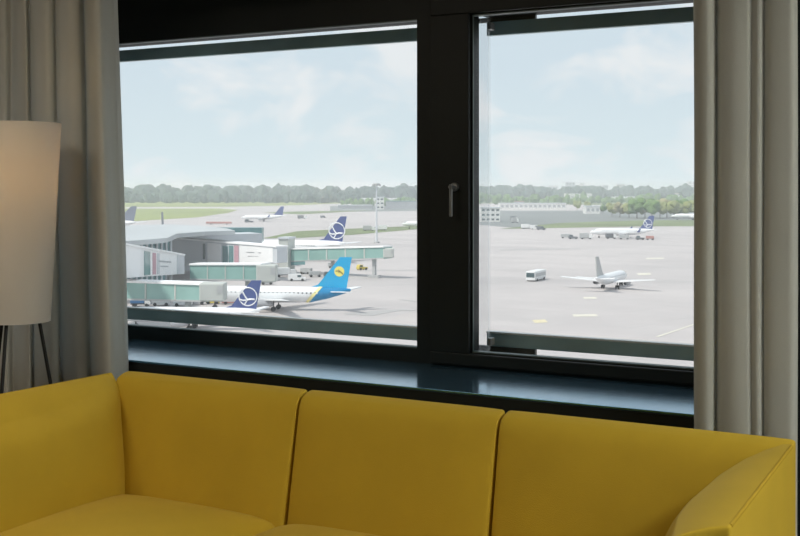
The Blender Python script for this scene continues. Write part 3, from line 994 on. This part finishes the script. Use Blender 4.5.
# ------------------------------------------------------------------ vehicles
def vehicle(name, u, v, rz, L, wd, H, m, label, cat, style='van', group=None, d=None):
    p = gp(u, v) if d is None else pt(u, d, -EYE)
    o = empty(name, p, rz + YAW)
    tag(o, label, cat, group)
    a, b = L / 2, wd / 2
    if style == 'bus':
        MB().box((-a, -b, .35), (a, b, H)).build('body', m, o, bevel=.18)
        for s in (-1, 1):
            MB().box((-a + .5, min(s * b, s * (b + .03)), H * .45), (a - .5, max(s * b, s * (b + .03)), H * .80)).build('side_window', 'vgrey', o)
        for s in (-1, 1):
            MB().box((min(s * a, s * (a + .03)), -b + .2, H * .40), (max(s * a, s * (a + .03)), b - .2, H * .86)).build('end_window', 'darkglass', o)
    elif style == 'van':
        MB().prism([(-a, -b, .35), (a, -b, .35), (a, -b, H * .5), (a - L * .16, -b, H * .56), (a - L * .28, -b, H), (-a, -b, H)], (0, wd, 0)).build('body', m, o, bevel=.06)
        for s in (-1, 1):
            MB().box((a - L * .48, min(s * b, s * (b + .02)), H * .56), (a - L * .26, max(s * b, s * (b + .02)), H * .88)).build('side_window', 'darkglass', o)
        MB().prism([(a - L * .17 + .03, -b + .1, H * .58), (a - L * .275 + .03, -b + .1, H * .97), (a - L * .275, -b + .1, H * .97), (a - L * .17, -b + .1, H * .58)], (0, wd - .2, 0)).build('windscreen', 'darkglass', o)
    elif style == 'truck':
        MB().box((-a, -b, .9), (a - L * .3, b, H)).build('box', m, o, bevel=.05)
        MB().prism([(a - L * .28, -b, .6), (a, -b, .6), (a, -b, H * .5), (a - L * .05, -b, H * .8), (a - L * .28, -b, H * .8)], (0, wd, 0)).build('cab', 'vwhite', o, bevel=.05)
        MB().box((a - L * .045, -b + .1, H * .5), (a + .02, b - .1, H * .74)).build('windscreen', 'darkglass', o)
        MB().box((-a, -b * .7, .55), (a, b * .7, .9)).build('chassis', 'vdark', o)
    elif style == 'cart':
        MB().box((-a, -b, .55), (a, b, .75)).build('deck', 'vgrey', o)
        MB().box((-a + .1, -b + .1, .75), (a - .3, b - .1, H)).build('load', m, o, bevel=.08)
    else:   # tug
        MB().prism([(-a, -b, .3), (a, -b, .3), (a, -b, H * .55), (0, -b, H * .6), (-L * .05, -b, H), (-a * .8, -b, H), (-a, -b, H * .6)], (0, wd, 0)).build('body', m, o, bevel=.05)
        MB().box((-a * .75, -b - .02, H * .62), (-L * .09, b + .02, H * .92)).build('window', 'darkglass', o)
    for sx_ in (-a * .62, a * .62):
        for s in (-1, 1):
            vs = [(sx_ + math.cos(t) * .42, s * b + q, .42 + math.sin(t) * .42) for q in (-.14, .14) for t in [2 * PI * k / 10 for k in range(10)]]
            MB().add(vs, [tuple(range(9, -1, -1)), tuple(range(10, 20))] + [(i, (i + 1) % 10, 10 + (i + 1) % 10, 10 + i) for i in range(10)]).build('wheel', 'rubber', o)
    return o


vehicle('bus', 536, 280.2, math.radians(66), 11.5, 3.0, 3.1, 'vwhite', 'white airport bus with dark end window alone on the concrete', 'bus', 'bus')
# at the foot of the near jet bridge
vehicle('service_truck', 141, 0, .05, 4.8, 2.3, 2.6, 'vblue', 'blue service truck below the glazed jet bridge beside the curtain', 'truck', 'truck', d=279)
vehicle('van', 161, 0, .1, 4.4, 2.0, 2.4, 'vwhite', 'white van parked nearest the blue truck under the jet bridge', 'van', 'van', d=281)
vehicle('van', 183, 0, PI, 4.4, 2.0, 2.3, 'vwhite', 'white van facing the curtain at the middle of the jet bridge foot', 'van', 'van', d=280)
vehicle('baggage_cart', 197, 0, .1, 4.0, 1.8, 1.9, 'vgrey', 'grey baggage cart between the white van and the yellow tug', 'cart', 'cart', d=284)
vehicle('baggage_tug', 213, 0, PI, 3.4, 1.7, 1.8, 'vyellow', 'yellow baggage tug by the jet bridge cab', 'tug', 'tug', d=285)
vehicle('van', 232, 0, .2, 5.2, 2.1, 2.3, 'vred', 'red van just past the cab of the near jet bridge', 'van', 'van', d=285)
# between the jet bridges
vehicle('truck', 205, 0, .1, 7.0, 2.4, 3.2, 'vblue', 'blue catering truck below the middle jet bridge', 'truck', 'truck', d=292)
vehicle('truck', 176, 0, PI, 6.0, 2.3, 2.6, 'vwhite', 'white box truck just beside the blue catering truck', 'truck', 'truck', d=300)
vehicle('truck', 246, 0, .1, 6.6, 2.3, 2.8, 'vblue', 'blue box truck behind the navy crane tail', 'truck', 'truck', d=296)
k = 0
for (u, v, rz, L, wd, H, m, st, nm, lab, cat) in [
    (285, 277, .3, 7, 2.4, 3.0, 'vwhite', 'truck', 'truck', 'white box truck nearest the grey stair tower', 'truck'),
    (297, 281, .1, 5.4, 2.1, 2.2, 'vwhite', 'van', 'van', 'white van above the fuselage of the azure-tailed airliner', 'van'),
    (306, 274, 2.8, 4.2, 1.9, 1.9, 'vgrey', 'cart', 'baggage_cart', 'grey baggage cart behind the white van on the stand', 'cart'),
    (315, 277, .2, 4.2, 1.9, 1.9, 'vgrey', 'cart', 'baggage_cart', 'grey baggage cart just ahead of the dark tug', 'cart'),
    (329, 277, .1, 3.6, 1.9, 1.7, 'vdark', 'tug', 'baggage_tug', 'dark tug near the azure tail fin', 'tug'),
    (267, 284.5, .1, 3.6, 1.9, 1.9, 'vgrey', 'tug', 'baggage_tug', 'grey tug beside the cab of the middle jet bridge', 'tug'),
    (362, 270, .6, 3.6, 1.8, 1.9, 'vyellow', 'tug', 'baggage_tug', 'yellow tug just beyond the azure tail fin', 'tug'),
    (334, 268, .0, 4.4, 2.0, 2.0, 'vgrey', 'cart', 'baggage_cart', 'grey baggage cart below the long green jet bridge', 'cart'),
    (369, 231, .0, 8.0, 2.6, 3.6, 'vgrey', 'truck', 'truck', 'grey truck parked at the near side of the lamp mast foot', 'truck'),
    (381, 230.6, PI, 8.0, 2.6, 3.6, 'vwhite', 'truck', 'truck', 'white truck parked beyond the lamp mast foot', 'truck'),
    (302, 219, .0, 8.0, 2.6, 3.4, 'vdark', 'truck', 'truck', 'dark truck driving behind the taxiing airliner', 'truck'),
    (323, 218, .0, 5.0, 2.2, 2.4, 'vdark', 'van', 'van', 'tiny dark van on the far taxiway above the tall navy tail', 'van'),
    (249, 222.6, .0, 7.0, 2.6, 2.6, 'vdark', 'tug', 'pushback_tug', 'dark pushback tug at the nose of the far taxiing airliner', 'tug'),
    (515, 223, .1, 6.0, 2.4, 4.4, 'vgrey', 'truck', 'truck', 'tall grey truck past the white airport office', 'truck'),
    (514, 221, .1, 6.0, 2.4, 4.0, 'vdark', 'truck', 'truck', 'dark truck behind the tall grey truck', 'truck'),
    (527, 229, .0, 8.0, 2.6, 3.4, 'vwhite', 'truck', 'truck', 'white truck leading the row of parked service vehicles', 'truck'),
    (535, 229.5, .0, 6.0, 2.4, 3.0, 'vwhite', 'van', 'van', 'white van second in the row of parked service vehicles', 'van'),
    (541, 230, .0, 6.0, 2.4, 2.6, 'vdark', 'van', 'van', 'dark van last in the row of parked service vehicles', 'van'),
    (566, 238.2, .0, 6.0, 2.4, 2.4, 'vgrey', 'cart', 'baggage_cart', 'grey cart ahead of the nose of the parked side-on airliner', 'cart'),
    (573, 239.0, .0, 5.0, 2.2, 2.4, 'vdark', 'tug', 'pushback_tug', 'dark pushback tug at the nose of the parked side-on airliner', 'tug'),
    (586, 239.2, .0, 7.0, 2.6, 3.4, 'vgrey', 'truck', 'truck', 'grey catering truck at the front door of the parked airliner', 'truck'),
    (611, 238.8, .0, 6.0, 2.4, 3.0, 'vdark', 'truck', 'truck', 'dark truck under the wing of the parked side-on airliner', 'truck'),
    (624, 239.4, .0, 6.0, 2.4, 2.6, 'vgrey', 'cart', 'baggage_cart', 'grey baggage cart under the tail of the parked side-on airliner', 'cart'),
    (640, 239.8, .0, 4.5, 2.2, 2.2, 'vdark', 'tug', 'baggage_tug', 'dark tug trailing behind the parked side-on airliner', 'tug'),
    (650, 239.9, .0, 4.5, 2.2, 2.2, 'vred', 'cart', 'baggage_cart', 'red cart towed by the dark tug', 'cart')]:
    vehicle(nm, u, v, rz, L, wd, H, m, lab, cat, st)
# long red barrier left of the taxiing airliner
vehicle('barrier_trailer', 219, 0, 0, 20, 2.0, 2.2, 'vred', 'long low red trailer standing past the terminal roof', 'trailer', 'cart', d=gd(224.5))


# ------------------------------------------------------------------ buildings beyond
def building(name, u0, u1, v_base, v_top, depth, m, label, floors=2, wins=6, roof=None):
    d = gd(v_base)
    p0, p1 = pt(u0, d, -EYE), pt(u1, d, -EYE)
    H = (v_base - v_top) / FOC * d
    wid = (p1 - p0).length
    o = empty(name, p0, YAW)
    tag(o, label, 'building')
    MB().box((0, 0, 0), (wid, depth, H)).build('wall', m, o)
    MB().box((-.6, -.6, H), (wid + .6, depth + .6, H + max(.6, H * .06))).build('roof', roof or 'pale_panel', o)
    for f in range(floors):
        z0 = H * (f + .35) / floors
        z1 = H * (f + .75) / floors
        for k in range(wins):
            x0 = wid * (k + .2) / wins
            x1 = wid * (k + .8) / wins
            MB().box((x0, -.12, z0), (x1, .0, z1)).build('window', 'bgrey' if floors == 1 else 'darkglass', o)
    return o


building('airport_office', 481, 500, 222, 208, 14, 'bwhite', 'white airport office block beside the casement frame', 3, 4)
building('hangar', 500, 566, 209.5, 203.5, 25, 'bwhite', 'long low white hangar across the taxiway', 1, 14)
building('warehouse', 586, 600, 214, 206.5, 20, 'bwhite', 'small white warehouse just behind the parked airliner', 1, 3)
building('warehouse', 566, 592, 200, 194, 30, 'bwhite', 'pale warehouse with white roof above the long hangar', 1, 6, 'white_panel')
building('terminal_annex', 338, 372, 209, 205.5, 30, 'bgrey', 'low grey annex by the meadow edge', 1, 8)
building('terminal_annex', 376, 384, 209.5, 197.5, 16, 'bwhite', 'white control block directly behind the lamp mast', 3, 2)
building('hangar', 386, 440, 209, 201.5, 40, 'bgrey', 'wide grey-green hangar between the lamp mast and black mullion', 1, 8, 'teal_glass')
building('warehouse', 346, 400, 202.5, 198.5, 30, 'bwhite', 'far white warehouse row above the grey annex', 1, 8, 'white_panel')
building('office_block', 617, 625, 196, 184.5, 20, 'bwhite', 'white office block on the skyline left of the green trees', 4, 3)
building('office_block', 688, 696, 195, 182, 15, 'bwhite', 'white tower block on the skyline beside the curtain', 5, 2)
building('warehouse', 614, 640, 200, 197, 30, 'bwhite', 'long white warehouse roof just above the green trees', 1, 5, 'white_panel')
building('house', 671, 680, 199, 193.5, 12, 'bwhite', 'white house with red roof among the trees', 2, 3, 'bred')
building('office_block', 566, 575, 194, 182.5, 20, 'bgrey', 'grey apartment block on the hazy skyline above the hangar', 4, 3)
building('office_block', 580, 584, 193, 183.0, 20, 'bwhite', 'narrow white apartment block on the hazy skyline', 4, 2)
building('house', 490, 498, 201, 197.5, 12, 'bwhite', 'white shed among the trees beside the casement frame', 1, 3, 'white_panel')
building('house', 515, 524, 204.5, 201.5, 12, 'bgrey', 'grey shed with red roof in the far trees', 1, 3, 'bred')
building('house', 196, 203, 198, 186.5, 12, 'bgrey', 'pale distant block poking out of the far tree belt', 3, 2, 'white_panel')
building('house', 214, 219, 198, 187.5, 12, 'bwhite', 'small white distant house in the far tree belt', 2, 2, 'white_panel')
building('warehouse', 282, 318, 199, 195.5, 20, 'bgrey', 'long grey warehouse at the foot of the tree belt', 1, 6)


for i, (u, v0, v1, w_, m_) in enumerate([(549, 193.5, 186, 9, 'bwhite'), (556, 195.5, 190, 7, 'bgrey'), (593, 194, 187.5, 8, 'bwhite'), (603, 193, 185.5, 5, 'bgrey'), (609, 197, 191.5, 6, 'bwhite'), (631, 195, 189, 9, 'bwhite'),
                                         (643, 194, 187, 6, 'bgrey'), (650, 196, 191.5, 10, 'bwhite'), (664, 194.5, 188.5, 7, 'bwhite'), (505, 196, 191.5, 8, 'bwhite'), (531, 197, 193, 9, 'bgrey'), (540, 198.5, 195, 8, 'bwhite')]):
    building('house', u, u + w_, v0, v1, 14, m_, 'small pale block scattered along the hazy skyline over the airfield', 2, 3, 'white_panel' if i % 3 else 'bgrey')
for o in list(COL.objects):
    if o.get('label', '').startswith('small pale block scattered'):
        o['group'] = 'pale blocks on the hazy skyline'

# ------------------------------------------------------------------ trees
def blob(mb, c, rx, rz, sub=2, seed=0):
    bm = bmesh.new()
    bmesh.ops.create_icosphere(bm, subdivisions=sub, radius=1.0)
    vs = []
    for vtx in bm.verts:
        p = vtx.co
        k = 1 + .30 * noise.noise(p * 1.7 + Vector((seed, seed * .37, 0))) + .16 * noise.noise(p * 4.1 + Vector((0, seed, seed * .2)))
        vs.append((c[0] + p.x * rx * k, c[1] + p.y * rx * k, c[2] + p.z * rz * k))
    idx = {vtx: i for i, vtx in enumerate(bm.verts)}
    fs = [tuple(idx[q] for q in f.verts) for f in bm.faces]
    bm.free()
    mb.add(vs, fs)


def belt(name, u0, u1, dist, n, h0, h1, m, label, jitter=120):
    mb = MB()
    for i in range(n):
        u = u0 + (u1 - u0) * (i + random.random()) / n
        d = dist + random.uniform(-jitter, jitter)
        hh = random.uniform(h0, h1) * (1 + .18 * noise.noise(Vector((u * .03, dist, 0))))
        p = pt(u, d, -EYE)
        rx = random.uniform(.28, .55) * hh
        blob(mb, (p.x, p.y, p.z + hh * .52), rx, hh * .52, 2, i * 1.37 + dist)
    o = mb.build(name, m, smooth=False)
    o['label'] = label
    o['kind'] = 'stuff'
    return o


belt('treeline', -300, 460, 2450, 430, 20, 34, 'tree_far', 'hazy dark tree belt on the horizon past the meadow')
belt('treeline', -300, 360, 2150, 400, 9, 21, 'tree_far', 'front edge of the hazy tree belt past the meadow')
belt('treeline', 455, 1300, 2900, 540, 18, 33, 'tree_far', 'hazy tree belt on the horizon behind the far buildings')
belt('treeline', 470, 1300, 2050, 290, 7, 18, 'tree_mid', 'scattered trees between the sheds and the long hangar', 200)
belt('treeline', 340, 440, 1850, 40, 6, 14, 'tree_mid', 'scattered trees behind the far warehouse row', 150)

# nearer trees, right of the parked airliner
LAB = ['bushy fresh green tree behind the tail of the parked side-on airliner', 'pale spring-green tree just left of the bushy green tree']
tspec = [(612, 1120, 12, 'tree_lt', 'pale yellow-green tree leftmost in the clump behind the parked airliner'),
         (620, 1100, 13, 'tree_pale', 'pale thin-leaved tree second in the clump behind the parked airliner'),
         (629, 1080, 13, 'tree_lt', 'light green tree above the tail of the parked airliner'),
         (637, 1060, 17, 'tree_mid', 'tall deep green tree rising over the tail of the parked airliner'),
         (645, 1075, 15, 'tree_lt', 'light green tree touching the tall deep green tree'),
         (652, 1050, 16, 'tree_mid', 'round deep green tree in the middle of the clump'),
         (660, 1065, 15, 'tree_lt', 'light green tree to the curtain side of the round deep green tree'),
         (667, 1080, 16, 'tree_pale', 'pale tree in front of the red-roofed house'),
         (674, 1060, 15, 'tree_lt', 'light green tree above the distant airliner by the curtain'),
         (681, 1075, 16, 'tree_mid', 'deep green tree nearly touching the curtain'),
         (689, 1060, 15, 'tree_lt', 'light green tree right at the curtain edge'),
         (603, 1250, 9, 'tree_mid', 'small dark tree standing apart beside the small white warehouse'),
         (577, 1420, 11, 'tree_lt', 'light green tree in front of the pale warehouse'),
         (588, 1440, 10, 'tree_lt', 'yellowish tree beside the pale warehouse wall')]
for i, (u, d, hh, m, lab) in enumerate(tspec):
    p = pt(u, d, -EYE)
    t = empty('tree', p)
    tag(t, lab, 'tree', 'trees behind the parked airliner')
    cb = MB()
    for k in range(5):
        a = k * 2.4 + i
        rr = hh * .22
        blob(cb, (math.cos(a) * rr, math.sin(a) * rr, hh * (.52 + .09 * k)), hh * .30, hh * .27, 2, i * 3.1 + k)
    cb.build('crown', m, t)
    MB().tube([(0, 0, 0), (0, 0, hh * .45)], hh * .03, 7, hh * .02).build('trunk', 'bark', t)

# ------------------------------------------------------------------ haze over the airfield
hm = bpy.data.materials.new('haze')
hm.use_nodes = True
nt = hm.node_tree
nt.nodes.remove(nt.nodes['Principled BSDF'])
vs_ = nt.nodes.new('ShaderNodeVolumeScatter')
vs_.inputs['Color'].default_value = (0.90, 0.96, 1.0, 1)
vs_.inputs['Density'].default_value = 0.00026
vs_.inputs['Anisotropy'].default_value = 0.0
nt.links.new(vs_.outputs[0], nt.nodes['Material Output'].inputs['Volume'])
M['haze'] = hm
hz = MB().box((-5000, 40, G + .5), (3500, 3600, G + 42)).build('haze', 'haze')
hz['kind'] = 'stuff'
hz['label'] = 'thin pale haze lying over the airfield'

# ------------------------------------------------------------------ sky and sun
wd = bpy.data.worlds.new('sky')
SC.world = wd
wd.use_nodes = True
nt = wd.node_tree
bg = nt.nodes['Background']
tc = nt.nodes.new('ShaderNodeTexCoord')
sp = nt.nodes.new('ShaderNodeSeparateXYZ')
nt.links.new(tc.outputs['Generated'], sp.inputs[0])
grad = nt.nodes.new('ShaderNodeValToRGB')
e = grad.color_ramp.elements
e[0].position = 0.0
e[0].color = srgb(224, 236, 240)
e[1].position = 0.6
e[1].color = srgb(204, 218, 233)
x = grad.color_ramp.elements.new(0.10)
x.color = srgb(216, 228, 237)
nt.links.new(sp.outputs['Z'], grad.inputs['Fac'])
mp = nt.nodes.new('ShaderNodeMapping')
mp.inputs['Scale'].default_value = (1, 1, 1.7)
mp.inputs['Location'].default_value = (0.35, 0.1, 0.2)
nt.links.new(tc.outputs['Generated'], mp.inputs['Vector'])
cn = nt.nodes.new('ShaderNodeTexNoise')
cn.inputs['Scale'].default_value = 11.0
cn.inputs['Detail'].default_value = 7
cn.inputs['Roughness'].default_value = 0.55
cn.inputs['Distortion'].default_value = 0.3
nt.links.new(mp.outputs[0], cn.inputs['Vector'])
cr = nt.nodes.new('ShaderNodeValToRGB')
cr.color_ramp.elements[0].position = 0.47
cr.color_ramp.elements[0].color = (0, 0, 0, 1)
cr.color_ramp.elements[1].position = 0.60
cr.color_ramp.elements[1].color = (1, 1, 1, 1)
nt.links.new(cn.outputs['Fac'], cr.inputs['Fac'])
mul = nt.nodes.new('ShaderNodeMath')
mul.operation = 'MULTIPLY'
mul.inputs[1].default_value = 0.9
nt.links.new(cr.outputs['Color'], mul.inputs[0])
mx = nt.nodes.new('ShaderNodeMix')
mx.data_type = 'RGBA'
nt.links.new(mul.outputs[0], mx.inputs['Factor'])
nt.links.new(grad.outputs['Color'], mx.inputs['A'])
mx.inputs['B'].default_value = srgb(241, 241, 243)
nt.links.new(mx.outputs['Result'], bg.inputs['Color'])
bg.inputs['Strength'].default_value = 1.05

sun = bpy.data.lights.new('sun', 'SUN')
sun.energy = 3.6
sun.angle = math.radians(6)
sun.color = (1.0, 0.93, 0.86)
so = bpy.data.objects.new('sun', sun)
COL.objects.link(so)
sd = -R * 0.62 - F * 0.36 + Vector((0, 0, 0.90))
so.rotation_euler = sd.to_track_quat('Z', 'Y').to_euler()
so.location = (0, 0, 30)

# ------------------------------------------------------------------ camera
cam = bpy.data.cameras.new('camera')
cam.sensor_width = 36
cam.lens = FOC / 800 * 36
cam.shift_y = -(268 - HOR) / 800
cam.clip_start = 0.05
cam.clip_end = 20000
co = bpy.data.objects.new('camera', cam)
co.location = (0, 0, CZ)
co.rotation_euler = (PI / 2, 0, YAW)
COL.objects.link(co)
SC.camera = co

SC.view_settings.view_transform = 'Standard'
SC.view_settings.look = 'None'
SC.view_settings.gamma = 1
SC.view_settings.exposure = 0
SC.view_settings.use_curve_mapping = False
SC.cycles.volume_bounces = 5
SC.cycles.transparent_max_bounces = 16
